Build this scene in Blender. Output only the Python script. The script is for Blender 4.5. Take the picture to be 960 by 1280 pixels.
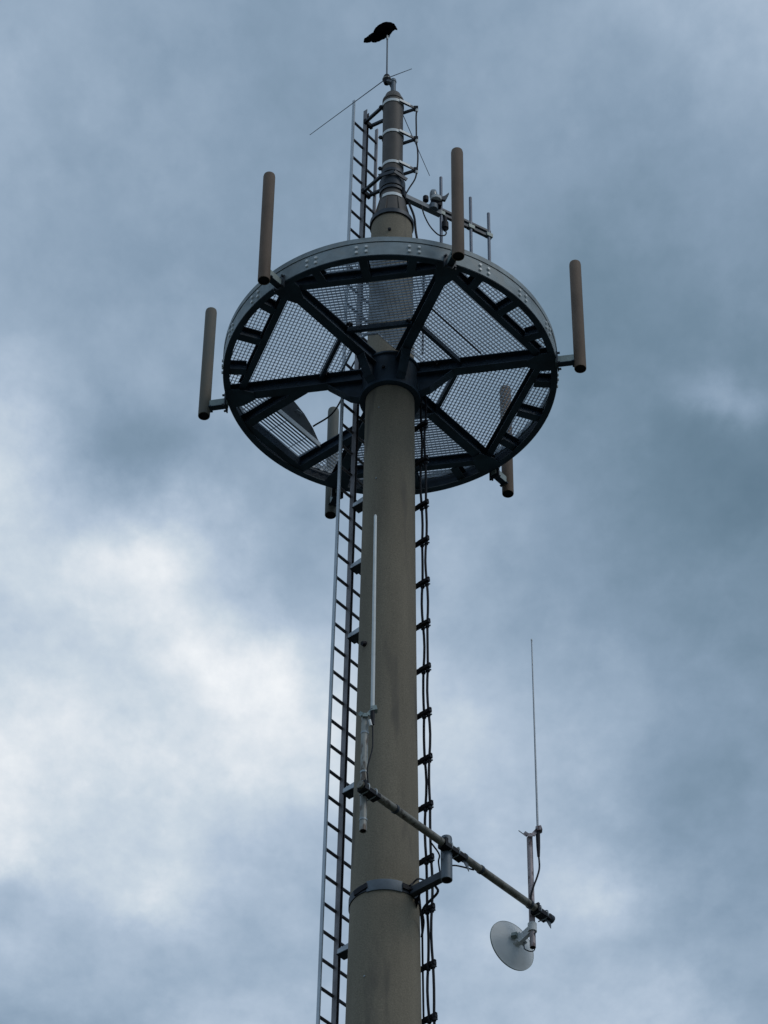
import bpy, bmesh, math, random
from mathutils import Vector, Matrix
random.seed(7)
R = math.radians; PI = math.pi
for o in list(bpy.data.objects): bpy.data.objects.remove(o)
S = bpy.context.scene; COL = S.collection

# ---------------------------------------------------------------- camera
PITCH, YAW, ROLL = R(43.55), -0.00216, 0.01199
CAM = Vector((0, -20.6, 1.6))
f = Vector((math.sin(YAW)*math.cos(PITCH), math.cos(YAW)*math.cos(PITCH), math.sin(PITCH)))
r_ = Vector((math.cos(YAW), -math.sin(YAW), 0)); u_ = r_.cross(f)
r2 = r_*math.cos(ROLL) + u_*math.sin(ROLL); u2 = -r_*math.sin(ROLL) + u_*math.cos(ROLL)
cd = bpy.data.cameras.new('camera'); cam = bpy.data.objects.new('camera', cd); COL.objects.link(cam)
cam.matrix_world = Matrix(((r2.x, u2.x, -f.x, CAM.x), (r2.y, u2.y, -f.y, CAM.y), (r2.z, u2.z, -f.z, CAM.z), (0, 0, 0, 1)))
cd.sensor_fit = 'VERTICAL'; cd.sensor_height = 36; cd.lens = 3850/1280*36
cd.clip_start = 0.1; cd.clip_end = 6000
S.camera = cam

# ---------------------------------------------------------------- light
SUN_EL, SUN_AZ = 48, -32           # behind the cloud deck, over the viewer's right shoulder (math azimuth from +x)
CLOUD_STRENGTH, SKY_STRENGTH, SUN_STRENGTH = 1.06, 0.05, 0.5
S.view_settings.view_transform = 'Standard'; S.view_settings.look = 'None'
S.view_settings.exposure = 0.12; S.view_settings.gamma = 1; S.view_settings.use_curve_mapping = False

def lin(c):
    c = c/255.0
    return c/12.92 if c <= 0.04045 else ((c+0.055)/1.055)**2.4

W = bpy.data.worlds.new('World'); S.world = W; W.use_nodes = True
nt = W.node_tree; nt.nodes.clear(); L = nt.links
def N(t, **k):
    n = nt.nodes.new(t)
    for a, b in k.items(): setattr(n, a, b)
    return n
def vm(op, a, b):
    n = N('ShaderNodeVectorMath', operation=op)
    for i, q in enumerate((a, b)):
        if isinstance(q, tuple): n.inputs[i].default_value = q
        elif q is not None: L.new(q, n.inputs[i])
    return n
def mm(op, a, b=None, c=None, clamp=False):
    n = N('ShaderNodeMath', operation=op); n.use_clamp = clamp
    for i, q in enumerate((a, b, c)):
        if q is None: continue
        if isinstance(q, (int, float)): n.inputs[i].default_value = q
        else: L.new(q, n.inputs[i])
    return n.outputs[0]
sky = N('ShaderNodeTexSky', sky_type='NISHITA'); sky.sun_disc = False
sky.sun_elevation = R(SUN_EL); sky.sun_rotation = R(90-SUN_AZ)
tc = N('ShaderNodeTexCoord'); sp = N('ShaderNodeSeparateXYZ'); L.new(tc.outputs['Generated'], sp.inputs[0])
zc = mm('MAXIMUM', sp.outputs[2], 0.06)
cu = mm('DIVIDE', sp.outputs[0], zc); cv = mm('DIVIDE', sp.outputs[1], zc)
cb = N('ShaderNodeCombineXYZ'); L.new(cu, cb.inputs[0]); L.new(cv, cb.inputs[1])      # a point on a flat cloud deck at height 1
deck = cb.outputs[0]
soft = vm('MULTIPLY', deck, (1, .66, 1)).outputs[0]
def noise(scale, detail, rough, dist=0.0, off=0.0, vec=None):
    n = N('ShaderNodeTexNoise'); n.inputs['Scale'].default_value = scale; n.inputs['Detail'].default_value = detail
    n.inputs['Roughness'].default_value = rough; n.inputs['Distortion'].default_value = dist
    v = vm('ADD', vec or soft, (off, off*.7, off*.3)).outputs[0]; L.new(v, n.inputs['Vector']); return n
wn = noise(13, 8, .6, 0, 3.1)
wv = vm('MULTIPLY', vm('SUBTRACT', wn.outputs['Color'], (.5, .5, .5)).outputs[0], (.062, .095, 0)).outputs[0]
warp = vm('ADD', deck, wv).outputs[0]
BLOBS=[(-.185,1.27,.064,.11,.040),(-0.1157,1.2197,0.1062,0.1811,0.2255),(0.0700,1.3823,0.0702,0.2211,0.1382),(0.1763,1.0276,0.0966,0.1493,-0.1081),(-0.1966,1.0332,0.0374,0.0957,0.1712),(0.1645,1.4732,0.0455,0.0829,0.1174),(-0.1207,1.0109,0.0370,0.0320,-0.0967),(0.0151,1.2176,0.0653,0.0634,0.0864),(-0.1255,1.0986,0.0386,0.0350,0.1171),(-0.0736,1.5103,0.0741,0.0820,0.1118),(-0.1697,0.7403,0.0828,0.1920,0.0596),(0.1497,0.7519,0.0831,0.0640,0.0849),(-0.2213,1.3015,0.0425,0.1241,0.1588),(-0.0479,1.0748,0.0229,0.0587,-0.0510),(-0.0654,1.1687,0.0239,0.0374,0.1064),(0.0818,0.9275,0.0353,0.0855,-0.0468),(0.1209,1.3520,0.0260,0.0263,0.0850),(0.1559,0.9658,0.0216,0.0182,0.1053),(-0.1220,1.3564,0.0261,0.0264,0.0907),(0.0436,1.0734,0.0228,0.0587,0.0495),(0.1100,1.1659,0.0398,0.0629,0.0351),(0.1661,1.2675,0.0417,0.0410,-0.0413),(0.0343,1.3536,0.0260,0.0443,-0.0615),(-0.0507,1.2446,0.0413,0.0402,0.0565),(-0.0964,1.1450,0.0237,0.0218,0.0652),(-0.1090,1.0757,0.0229,0.0204,0.0532),(-0.2091,1.3579,0.0261,0.0265,-0.1177)]
acc = 150/255
for (bu, bv, su, sv, w) in BLOBS:
    d = vm('MULTIPLY', vm('SUBTRACT', warp, (bu, bv, 0)).outputs[0], (1/su, 1/sv, 0)).outputs[0]
    q = N('ShaderNodeVectorMath', operation='DOT_PRODUCT'); L.new(d, q.inputs[0]); L.new(d, q.inputs[1])
    acc = mm('MULTIPLY_ADD', mm('POWER', math.exp(-1), q.outputs['Value']), w, acc)
fine = noise(24, 9, .60, 0, 1.7)
big = noise(8, 3, .5, 0, 8.3)
far = noise(.9, 3, .5, 0, 5.5)
amp = mm('MAXIMUM', mm('MULTIPLY_ADD', acc, .26, -.09), .05)          # brighter, thinner cloud is more ragged
s = mm('ADD', acc, mm('MULTIPLY', mm('SUBTRACT', fine.outputs['Fac'], .5), amp))
s = mm('ADD', s, mm('MULTIPLY', mm('SUBTRACT', big.outputs['Fac'], .5), .06))
puff = noise(15, 6, .55, 0, 12.9)
pm = N('ShaderNodeMapRange', interpolation_type='SMOOTHSTEP'); L.new(puff.outputs['Fac'], pm.inputs[0]); pm.inputs[1].default_value = .44; pm.inputs[2].default_value = .60
pm.inputs[3].default_value = -.5; pm.inputs[4].default_value = .5
s = mm('ADD', s, mm('MULTIPLY', pm.outputs[0], .022))
def crease(scale, off):
    n = noise(scale, 5, .5, 0, off); return mm('ABSOLUTE', mm('MULTIPLY_ADD', n.outputs['Fac'], 2, -1))
cre = mm('SUBTRACT', mm('ADD', crease(15, 31.7), mm('MULTIPLY', crease(33, 44.1), .6)), .26)   # rounded heads with darker folds between
s = mm('ADD', s, mm('MULTIPLY', cre, mm('MULTIPLY', amp, .55)))
s = mm('MULTIPLY_ADD', mm('SUBTRACT', s, .60), 1.05, .605)
crisp = noise(62, 6, .62, 0, 21.4)
s = mm('ADD', s, mm('MULTIPLY', mm('SUBTRACT', crisp.outputs['Fac'], .5), mm('MULTIPLY', amp, .75)))
ramp = N('ShaderNodeValToRGB'); L.new(s, ramp.inputs[0])
st = [(110, (86, 110, 128)), (130, (107, 130, 149)), (150, (129, 150, 171)), (168, (149, 168, 188)), (186, (170, 186, 204)), (205, (193, 205, 216)), (224, (217, 223, 229)), (245, (240, 242, 244))]
el = ramp.color_ramp.elements
while len(el) < len(st): el.new(0.5)
for e, (p, c) in zip(el, st):
    e.position = p/255; e.color = (lin(c[0]), lin(c[1]), lin(c[2]), 1)
bg1 = N('ShaderNodeBackground'); L.new(sky.outputs[0], bg1.inputs[0]); bg1.inputs[1].default_value = SKY_STRENGTH
bg2 = N('ShaderNodeBackground'); L.new(ramp.outputs[0], bg2.inputs[0]); bg2.inputs[1].default_value = CLOUD_STRENGTH
mx = N('ShaderNodeMixShader'); mx.inputs[0].default_value = 0.95
L.new(bg1.outputs[0], mx.inputs[1]); L.new(bg2.outputs[0], mx.inputs[2])
wo = N('ShaderNodeOutputWorld'); L.new(mx.outputs[0], wo.inputs[0])

sd = bpy.data.lights.new('sun', 'SUN'); sd.energy = SUN_STRENGTH; sd.angle = R(25); sd.color = (1, .96, .9)
sun = bpy.data.objects.new('sun', sd); COL.objects.link(sun)
sv_ = Vector((math.cos(R(SUN_EL))*math.cos(R(SUN_AZ)), math.cos(R(SUN_EL))*math.sin(R(SUN_AZ)), math.sin(R(SUN_EL))))
sun.rotation_euler = sv_.to_track_quat('Z', 'Y').to_euler()

# ---------------------------------------------------------------- materials
def material(name, col, rough=.6, metal=0.0, var=.15, scale=8, col2=None, stretch=1.0, fine_amt=0.0, fine_scale=120, bump=0.0, rust=None, rust_amt=.62, spec=.5):
    m = bpy.data.materials.new(name); m.use_nodes = True; t = m.node_tree; b = t.nodes['Principled BSDF']
    b.inputs['Roughness'].default_value = rough; b.inputs['Metallic'].default_value = metal
    b.inputs['Specular IOR Level'].default_value = spec
    tcn = t.nodes.new('ShaderNodeTexCoord'); mp = t.nodes.new('ShaderNodeMapping'); mp.inputs['Scale'].default_value = (1, 1, stretch)
    t.links.new(tcn.outputs['Object'], mp.inputs[0])
    n = t.nodes.new('ShaderNodeTexNoise'); n.inputs['Scale'].default_value = scale; n.inputs['Detail'].default_value = 6; n.inputs['Roughness'].default_value = .6
    t.links.new(mp.outputs[0], n.inputs['Vector'])
    c2 = col2 or tuple(c*(1-var*1.6) for c in col)
    cr = t.nodes.new('ShaderNodeValToRGB'); cr.color_ramp.elements[0].position = .35; cr.color_ramp.elements[1].position = .65
    cr.color_ramp.elements[0].color = (*c2, 1); cr.color_ramp.elements[1].color = (*tuple(min(1, c*(1+var*.6)) for c in col), 1)
    t.links.new(n.outputs['Fac'], cr.inputs[0]); out = cr.outputs[0]
    if fine_amt:
        n2 = t.nodes.new('ShaderNodeTexNoise'); n2.inputs['Scale'].default_value = fine_scale; n2.inputs['Detail'].default_value = 3
        t.links.new(tcn.outputs['Object'], n2.inputs['Vector'])
        mr = t.nodes.new('ShaderNodeMapRange'); mr.inputs[1].default_value = .25; mr.inputs[2].default_value = .75
        mr.inputs[3].default_value = 1-fine_amt; mr.inputs[4].default_value = 1+fine_amt
        t.links.new(n2.outputs['Fac'], mr.inputs[0])
        ml = t.nodes.new('ShaderNodeVectorMath'); ml.operation = 'SCALE'; t.links.new(out, ml.inputs[0]); t.links.new(mr.outputs[0], ml.inputs['Scale'])
        out = ml.outputs[0]
    if rust:
        n3 = t.nodes.new('ShaderNodeTexNoise'); n3.inputs['Scale'].default_value = scale*1.9; n3.inputs['Detail'].default_value = 8
        t.links.new(mp.outputs[0], n3.inputs['Vector'])
        c3 = t.nodes.new('ShaderNodeValToRGB'); c3.color_ramp.elements[0].position = rust_amt-.05; c3.color_ramp.elements[1].position = rust_amt+.04
        t.links.new(n3.outputs['Fac'], c3.inputs[0])
        mi = t.nodes.new('ShaderNodeMix'); mi.data_type = 'RGBA'; t.links.new(c3.outputs[0], mi.inputs[0]); t.links.new(out, mi.inputs[6]); mi.inputs[7].default_value = (*rust, 1)
        out = mi.outputs[2]
    t.links.new(out, b.inputs['Base Color'])
    if bump:
        bp = t.nodes.new('ShaderNodeBump'); bp.inputs['Strength'].default_value = bump; bp.inputs['Distance'].default_value = .004
        n4 = t.nodes.new('ShaderNodeTexNoise'); n4.inputs['Scale'].default_value = 60; n4.inputs['Detail'].default_value = 5
        t.links.new(tcn.outputs['Object'], n4.inputs['Vector']); t.links.new(n4.outputs['Fac'], bp.inputs['Height']); t.links.new(bp.outputs[0], b.inputs['Normal'])
    return m
M = {}
M['concrete'] = material('weathered_concrete', (.280, .236, .172), .9, 0, .14, 2.2, stretch=.16, fine_amt=.22, fine_scale=90, bump=.5, rust=(.175, .15, .118), rust_amt=.62)
M['concrete_band'] = material('pale_concrete', (.36, .33, .27), .9, 0, .1, 3, fine_amt=.1, bump=.3)
M['beam'] = material('shaded_beam_steel', (.042, .075, .115), .55, .25, .25, 5, fine_amt=.1)  # galvanised like the rim; underside shade and blue cast put into its colour
M['rim'] = material('galvanised_steel', (.33, .38, .395), .6, .15, .2, 4, fine_amt=.06, rust=(.33, .36, .36), rust_amt=.6)
M['grating'] = material('grating_steel', (.30, .36, .42), .5, .3, .2, 6)
M['band'] = material('flat_galvanised_bar', (.42, .46, .48), .45, .3, .12, 6)
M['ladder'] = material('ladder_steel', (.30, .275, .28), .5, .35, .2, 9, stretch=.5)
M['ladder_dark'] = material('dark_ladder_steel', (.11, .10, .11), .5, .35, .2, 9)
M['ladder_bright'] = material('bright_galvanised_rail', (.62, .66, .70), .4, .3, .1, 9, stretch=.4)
M['tube'] = material('brown_painted_tube', (.115, .098, .085), .6, .1, .15, 6, stretch=.5, fine_amt=.08)
M['ant_brown'] = material('brown_radome', (.215, .150, .108), .75, 0, .17, 4, stretch=.4, fine_amt=.06)
M['ant_grey'] = material('greenish_grey_radome', (.19, .19, .165), .75, 0, .10, 4, stretch=.4, fine_amt=.06)
M['ant_mixed'] = material('brown_to_grey_radome', (.21, .165, .12), .75, 0, .10, 4, col2=(.17, .165, .14), stretch=.4, fine_amt=.06)
M['bracket'] = material('grey_green_bracket', (.34, .40, .38), .5, .2, .15, 10)
M['black'] = material('black_rubber', (.010, .010, .016), .6, 0, .2, 20, spec=.3)
M['clamp'] = material('bright_clamp_band', (.86, .87, .85), .4, 0, .05, 20)
M['arm'] = material('dark_grey_arm', (.055, .065, .08), .5, .3, .2, 10)
M['pipe'] = material('stained_galvanised_pipe', (.44, .43, .39), .5, .2, .2, 10, stretch=.5, rust=(.17, .13, .10), rust_amt=.55)
M['pipe_pink'] = material('rust_tinged_pipe', (.50, .42, .42), .5, .2, .2, 10, stretch=.6, rust=(.16, .11, .11), rust_amt=.57)
M['boom'] = material('weathered_boom_pipe', (.30, .275, .23), .5, .25, .25, 9, rust=(.11, .09, .07), rust_amt=.58)
M['whip'] = material('white_fibreglass', (.84, .86, .84), .45, 0, .06, 10)
M['whip_thin'] = material('grey_whip', (.34, .38, .42), .4, .3, .08, 10)
M['thin_rod'] = material('grey_radial_rod', (.10, .12, .15), .5, .2, .1, 10)
M['dish'] = material('pale_grey_dish', (.86, .87, .86), .6, 0, .07, 3)
M['post'] = material('zinc_grey_post', (.17, .20, .23), .55, .25, .12, 8)
M['bluepost'] = material('blue_grey_post', (.21, .23, .28), .5, .3, .1, 8)
M['feather'] = material('black_feathers', (.003, .003, .004), 1, 0, .3, 14, spec=0)
M['glass'] = material('lamp_glass', (.30, .33, .34), .12, 0, .1, 10)
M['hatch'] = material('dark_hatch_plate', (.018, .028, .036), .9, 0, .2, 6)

def mat_ground():
    m = bpy.data.materials.new('meadow_ground'); m.use_nodes = True; t = m.node_tree; b = t.nodes['Principled BSDF']; b.inputs['Roughness'].default_value = .95
    n = t.nodes.new('ShaderNodeTexNoise'); n.inputs['Scale'].default_value = .35; n.inputs['Detail'].default_value = 8
    tcn = t.nodes.new('ShaderNodeTexCoord'); t.links.new(tcn.outputs['Object'], n.inputs['Vector'])
    cr = t.nodes.new('ShaderNodeValToRGB'); cr.color_ramp.elements[0].position = .35; cr.color_ramp.elements[1].position = .65
    cr.color_ramp.elements[0].color = (.038, .045, .032, 1); cr.color_ramp.elements[1].color = (.075, .08, .062, 1)
    t.links.new(n.outputs['Fac'], cr.inputs[0]); t.links.new(cr.outputs[0], b.inputs['Base Color']); return m
M['ground'] = mat_ground()

# ---------------------------------------------------------------- helpers
ORG = {}
def tag(o, label=None, cat=None, group=None, kind=None):
    if label: o['label'] = label
    if cat: o['category'] = cat
    if group: o['group'] = group
    if kind: o['kind'] = kind
    return o
def thing(name, label, cat, loc=(0, 0, 0), group=None):
    o = bpy.data.objects.new(name, None); COL.objects.link(o); o.location = loc; o.empty_display_size = .2
    ORG[o.name] = Vector(loc); return tag(o, label, cat, group)
def obj(name, bm, mat, parent=None, smooth=False, label=None):
    org = ORG.get(parent.name, Vector()) if parent else Vector()
    bm.normal_update()
    bmesh.ops.recalc_face_normals(bm, faces=bm.faces)
    bmesh.ops.translate(bm, verts=bm.verts, vec=-org)
    me = bpy.data.meshes.new(name); bm.to_mesh(me); bm.free()
    me.materials.append(M[mat] if isinstance(mat, str) else mat)
    if smooth:
        for p in me.polygons: p.use_smooth = True
        try: me.set_sharp_from_angle(angle=R(38))
        except Exception: pass
    o = bpy.data.objects.new(name, me); COL.objects.link(o)
    if parent: o.parent = parent
    ORG[o.name] = org
    if label: o['label'] = label
    return o
def B(): return bmesh.new()
def bar(bm, p0, p1, w, h, up=(0, 0, 1), bev=0.0):
    """rectangular bar from p0 to p1; w across, h along up"""
    p0, p1 = Vector(p0), Vector(p1); d = (p1-p0).normalized(); up = Vector(up)
    s = d.cross(up)
    if s.length < 1e-4: s = d.cross(Vector((1, 0, 0)))
    s.normalize(); n = s.cross(d).normalized()
    vs = []
    for p in (p0, p1):
        for a, b in ((-1, -1), (1, -1), (1, 1), (-1, 1)):
            vs.append(bm.verts.new(p + s*(w/2*a) + n*(h/2*b)))
    fs = [(0, 1, 2, 3), (7, 6, 5, 4), (0, 4, 5, 1), (1, 5, 6, 2), (2, 6, 7, 3), (3, 7, 4, 0)]
    for q in fs: bm.faces.new([vs[i] for i in q])
    return bm
def tube(bm, pts, rad, seg=10, caps=True):
    pts = [Vector(p) for p in pts]; n = len(pts)
    rads = rad if isinstance(rad, (list, tuple)) else [rad]*n
    rings = []; prev = None
    for i, p in enumerate(pts):
        d = (pts[min(i+1, n-1)] - pts[max(i-1, 0)]).normalized()
        if prev is None:
            a = d.cross(Vector((0, 0, 1)))
            if a.length < 1e-3: a = Vector((1, 0, 0))
        else:
            a = prev - d*prev.dot(d)
        a.normalize(); prev = a; b = d.cross(a)
        rings.append([bm.verts.new(p + (a*math.cos(2*PI*k/seg) + b*math.sin(2*PI*k/seg))*rads[i]) for k in range(seg)])
    for i in range(n-1):
        for k in range(seg):
            bm.faces.new((rings[i][k], rings[i][(k+1) % seg], rings[i+1][(k+1) % seg], rings[i+1][k]))
    if caps: bm.faces.new(rings[0][::-1]); bm.faces.new(rings[-1])
    return bm
def lathe(bm, prof, seg=48, c=(0, 0, 0), a0=0, a1=2*PI, closed=False):
    """prof: (r,z) list. closed joins last to first profile point"""
    full = abs(a1-a0-2*PI) < 1e-6; c = Vector(c); ns = seg if full else seg+1
    rings = []
    for k in range(ns):
        a = a0+(a1-a0)*k/seg
        rings.append([bm.verts.new(c+Vector((rr*math.cos(a), rr*math.sin(a), z))) if rr > 1e-6 else None for rr, z in prof])
    axis = {i: bm.verts.new(c+Vector((0, 0, z))) for i, (rr, z) in enumerate(prof) if rr <= 1e-6}
    g = lambda k, i: axis[i] if i in axis else rings[k % ns][i]
    m = len(prof); rng = range(m if closed else m-1)
    for k in range(seg):
        k2 = (k+1) % ns if full else k+1
        for i in rng:
            j = (i+1) % m
            q = []
            for v in (g(k, i), g(k2, i), g(k2, j), g(k, j)):
                if v not in q: q.append(v)
            if len(q) > 2: bm.faces.new(q)
    if not full and closed:
        bm.faces.new([g(0, i) for i in range(m)]); bm.faces.new([g(ns-1, i) for i in range(m)][::-1])
    return bm
def prism(bm, pts, vec):
    """closed planar polygon (3D points) extruded by vec"""
    vec = Vector(vec); a = [bm.verts.new(Vector(p)) for p in pts]; b = [bm.verts.new(Vector(p)+vec) for p in pts]
    bm.faces.new(a[::-1]); bm.faces.new(b)
    for i in range(len(a)):
        j = (i+1) % len(a); bm.faces.new((a[i], a[j], b[j], b[i]))
    return bm
def pol(r, deg, z=0.0): return Vector((r*math.cos(R(deg)), r*math.sin(R(deg)), z))
def copy_tree(o, parent=None):
    c = o.copy(); COL.objects.link(c)
    if parent: c.parent = parent
    for ch in [x for x in bpy.data.objects if x.parent == o]:
        copy_tree(ch, c)
    return c
def curve_pts(pts, n=8):
    """Catmull-Rom through pts"""
    P = [Vector(p) for p in pts]; P = [P[0]*2-P[1]] + P + [P[-1]*2-P[-2]]; out = []
    for i in range(1, len(P)-2):
        for k in range(n):
            t = k/n; a, b, c, d = P[i-1], P[i], P[i+1], P[i+2]
            out.append(0.5*((2*b)+(c-a)*t+(2*a-5*b+4*c-d)*t*t+(3*b-3*c+d-a)*t**3))
    out.append(P[-2]); return out

# ---------------------------------------------------------------- ground
g = B(); bmesh.ops.create_circle(g, cap_ends=True, segments=96, radius=3000)
tag(obj('ground', g, 'ground'), kind='structure')

# ---------------------------------------------------------------- mast
SH = [(0, .50), (6, .425), (12, .35), (15.55, .305), (16.9, .286), (19.15, .260), (21.2, .243), (22.7, .234), (25.12, .208)]
def mr(z):
    for (z0, r0), (z1, r1) in zip(SH, SH[1:]):
        if z <= z1: return r0+(r1-r0)*(z-z0)/(z1-z0)
    return SH[-1][1]
mast = thing('radio_mast', 'tall tapered brownish grey concrete mast with a dark steel tube at its top', 'mast')
prof = [(mr(z), z) for z in [i*.5 for i in range(0, 50)]] + [(mr(25.12), 25.12), (.199, 25.17), (.15, 25.18)]
obj('concrete_shaft', lathe(B(), [(0, 0)]+prof+[(0, 25.18)], 64), 'concrete', mast, True)
obj('base_plinth', lathe(B(), [(0, .35), (.85, .35), (.9, .3), (.9, -.2), (0, -.2)], 48), 'concrete_band', mast, True)
# collar ring on the shaft head and the steel adapter
obj('head_collar', lathe(B(), [(.212, 25.15), (.224, 25.15), (.224, 25.205), (.205, 25.21), (.19, 25.21), (.19, 25.19), (.212, 25.17)], 48, closed=True), 'arm', mast, True)
ad = lathe(B(), [(.185, 25.19), (.17, 25.30), (.135, 25.52), (.118, 25.62), (.118, 25.70), (0, 25.70)], 40)
obj('adapter_cone', ad, 'tube', mast, True)
for k in range(8):
    a = 22.5+45*k
    b = B(); prism(b, [pol(.20, a, 25.212), pol(.20, a, 25.23), pol(.135, a, 25.545), pol(.12, a, 25.545), pol(.12, a, 25.212)], Vector((-math.sin(R(a)), math.cos(R(a)), 0))*.008)
    obj('gusset', b, 'tube', mast)
tb = lathe(B(), [(0, 25.69), (.107, 25.69), (.107, 25.93), (.118, 25.93), (.118, 25.955), (.107, 25.955), (.107, 27.14), (.113, 27.14), (.113, 27.17), (.10, 27.19), (.082, 27.255), (.05, 27.27), (0, 27.275)], 48)
obj('steel_tube', tb, 'tube', mast, True)
obj('tube_flange', lathe(B(), [(.10, 25.64), (.132, 25.64), (.132, 25.675), (.10, 25.675)], 40, closed=True), 'arm', mast, True)
# small marks on the shaft
kb = B(); p = pol(mr(19.4), -140, 19.42); q = pol(mr(19.4)+.035, -140, 19.41); tube(kb, [p, q], [.028, .02], 12); obj('cable_gland', kb, 'black', mast, True)
for i in range(9):
    z = 14.9+i*.93; a = -118+3*math.sin(i*5)
    b = B(); tube(b, [pol(mr(z)-.004, a, z), pol(mr(z)+.007, a, z)], .008, 8); obj('threaded_socket', b, 'band', mast, True)
b = B(); tube(b, [pol(mr(24.9)-.004, -96, 24.88), pol(mr(24.9)+.02, -96, 24.88)], .016, 10); obj('threaded_socket', b, 'black', mast, True)
sk = B(); tube(sk, [(0, 0, 27.25), (.0, 0, 27.50)], .028, 14); tube(sk, [(0, 0, 27.49), (0, 0, 27.53)], [.034, .03], 14); obj('top_spigot', sk, 'post', mast, True)

# ---------------------------------------------------------------- platform
Z0, ZG = 22.90, 23.09          # rim underside, grating underside
plat = thing('round_platform', 'round galvanised platform of six dark spokes and grating around the concrete mast', 'platform', (0, 0, Z0))
hub = lathe(B(), [(.236, 22.63), (.292, 22.63), (.292, 22.66), (.268, 22.67), (.268, 23.02), (.285, 23.03), (.285, 23.05), (.236, 23.05)], 56, closed=True)
obj('hub_collar', hub, 'beam', plat, True)
for a in (-104, -60):
    b = B(); tube(b, [pol(.262, a, 22.84), pol(.285, a, 22.84)], .016, 6); obj('hub_bolt', b, 'black', plat)
# rim: web, bottom flange, top flange
obj('rim', lathe(B(), [(1.61, 22.94), (1.61, 23.11), (1.602, 23.11), (1.602, 22.948), (1.548, 22.948), (1.548, 22.94)], 144, closed=True), 'rim', plat, True)
obj('rim_underside_shade', lathe(B(), [(1.606, 22.933), (1.606, 22.938), (1.545, 22.938), (1.545, 22.933)], 144, closed=True), 'beam', plat, True)  # thin dark sheet below the flange, colouring the rim's underside as shaded
obj('rim_inner_shade', lathe(B(), [(1.598, 22.952), (1.598, 23.108), (1.593, 23.108), (1.593, 22.952)], 144, closed=True), 'beam', plat, True)  # dark sheet inside the web, painting the rim's inner face in shade
obj('toe_board', lathe(B(), [(1.616, 23.119), (1.616, 23.18), (1.60, 23.186), (1.585, 23.18), (1.585, 23.119)], 144, closed=True), 'rim', plat, True)
SPK = [-130, -70, -10, 50, 110, 170]
def ibeam(b, p0, p1, w, h, t=.010):
    """I section with its underside at p.z"""
    p0, p1 = Vector(p0), Vector(p1); z = Vector((0, 0, 1))
    bar(b, p0+z*t/2, p1+z*t/2, w, t); bar(b, p0+z*(h-t/2), p1+z*(h-t/2), w, t)
    bar(b, p0+z*h/2, p1+z*h/2, t, h-2*t-.001)
    return b
for a in SPK:
    b = B(); ibeam(b, pol(.262, a, 22.942), pol(1.585, a, 22.942), .095, .145)
    sp_ = obj('spoke', b, 'beam', plat)
    he, hl = (.60, .38) if a not in (-130, -70) else (.44, .32)
    # haunch plate under the inner end, and end gussets at the rim
    b = B(); sd_ = Vector((-math.sin(R(a)), math.cos(R(a)), 0))
    prism(b, [pol(.27, a, 22.70)-sd_*.006, pol(hl, a, 22.74)-sd_*.006, pol(he, a, 22.939)-sd_*.006, pol(.27, a, 22.939)-sd_*.006], sd_*.012)
    bar(b, pol(.272, a, 22.694), pol(hl+.005, a, 22.733), .09, .008); bar(b, pol(hl+.005, a, 22.733), pol(he+.01, a, 22.932), .09, .008)
    obj('haunch', b, 'beam', plat)
    b = B()
    c_ = pol(1.56, a, 22.915)
    prism(b, [pol(1.33, a, 22.930)-sd_*.046, pol(1.33, a, 22.930)+sd_*.046, pol(1.46, a, 22.930)+sd_*.11, pol(1.575, a, 22.930)+sd_*.12, pol(1.585, a, 22.930), pol(1.575, a, 22.930)-sd_*.12, pol(1.46, a, 22.930)-sd_*.11], (0, 0, .009))
    obj('joint_plate', b, 'beam', plat)
def chordbeam(mid, ap, half):
    n = pol(1, mid); t = Vector((-n.y, n.x, 0))
    b = B(); c = n*ap+Vector((0, 0, 22.966))
    ibeam(b, c-t*half, c+t*half, .064, .118); return b
for mid in (-160, -100, -40, 20, 80):
    obj('chord_beam', chordbeam(mid, 1.286, .68), 'beam', plat)
    for da in (-17.5, 0, 17.5):
        a = mid+da; b = B()
        r0 = 1.322/math.cos(R(da))
        ibeam(b, pol(r0, a, 22.96), pol(1.588, a, 22.96), .08, .12)
        obj('tie', b, 'beam', plat)
        for sg in (-1, 1):
            for zz in (22.99, 23.055):
                b = B(); aa = a+sg*1.65
                tube(b, [pol(1.609, aa, zz), pol(1.625, aa, zz)], .015, 8); obj('rim_bolt', b, 'clamp', plat, True)
    n = pol(1, mid); t = Vector((-n.y, n.x, 0)); c = n*.60+Vector((0, 0, 23.055))
    b = B(); bar(b, c-t*.315, c+t*.315, .035, .06); obj('cross_bar', b, 'beam', plat)
# side beams of the ladder opening (direction 140)
D = pol(1, 140); T = Vector((-D.y, D.x, 0))
for s_ in (-1, 1):
    b = B(); c = T*(.40*s_)
    ibeam(b, c+D*.74+Vector((0, 0, 22.95)), c+D*1.54+Vector((0, 0, 22.95)), .085, .135); obj('opening_beam', b, 'beam', plat)
b = B(); bar(b, D*1.49-T*.36+Vector((0, 0, 23.0)), D*1.49+T*.36+Vector((0, 0, 23.0)), .07, .10); obj('opening_trimmer', b, 'beam', plat)

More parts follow.
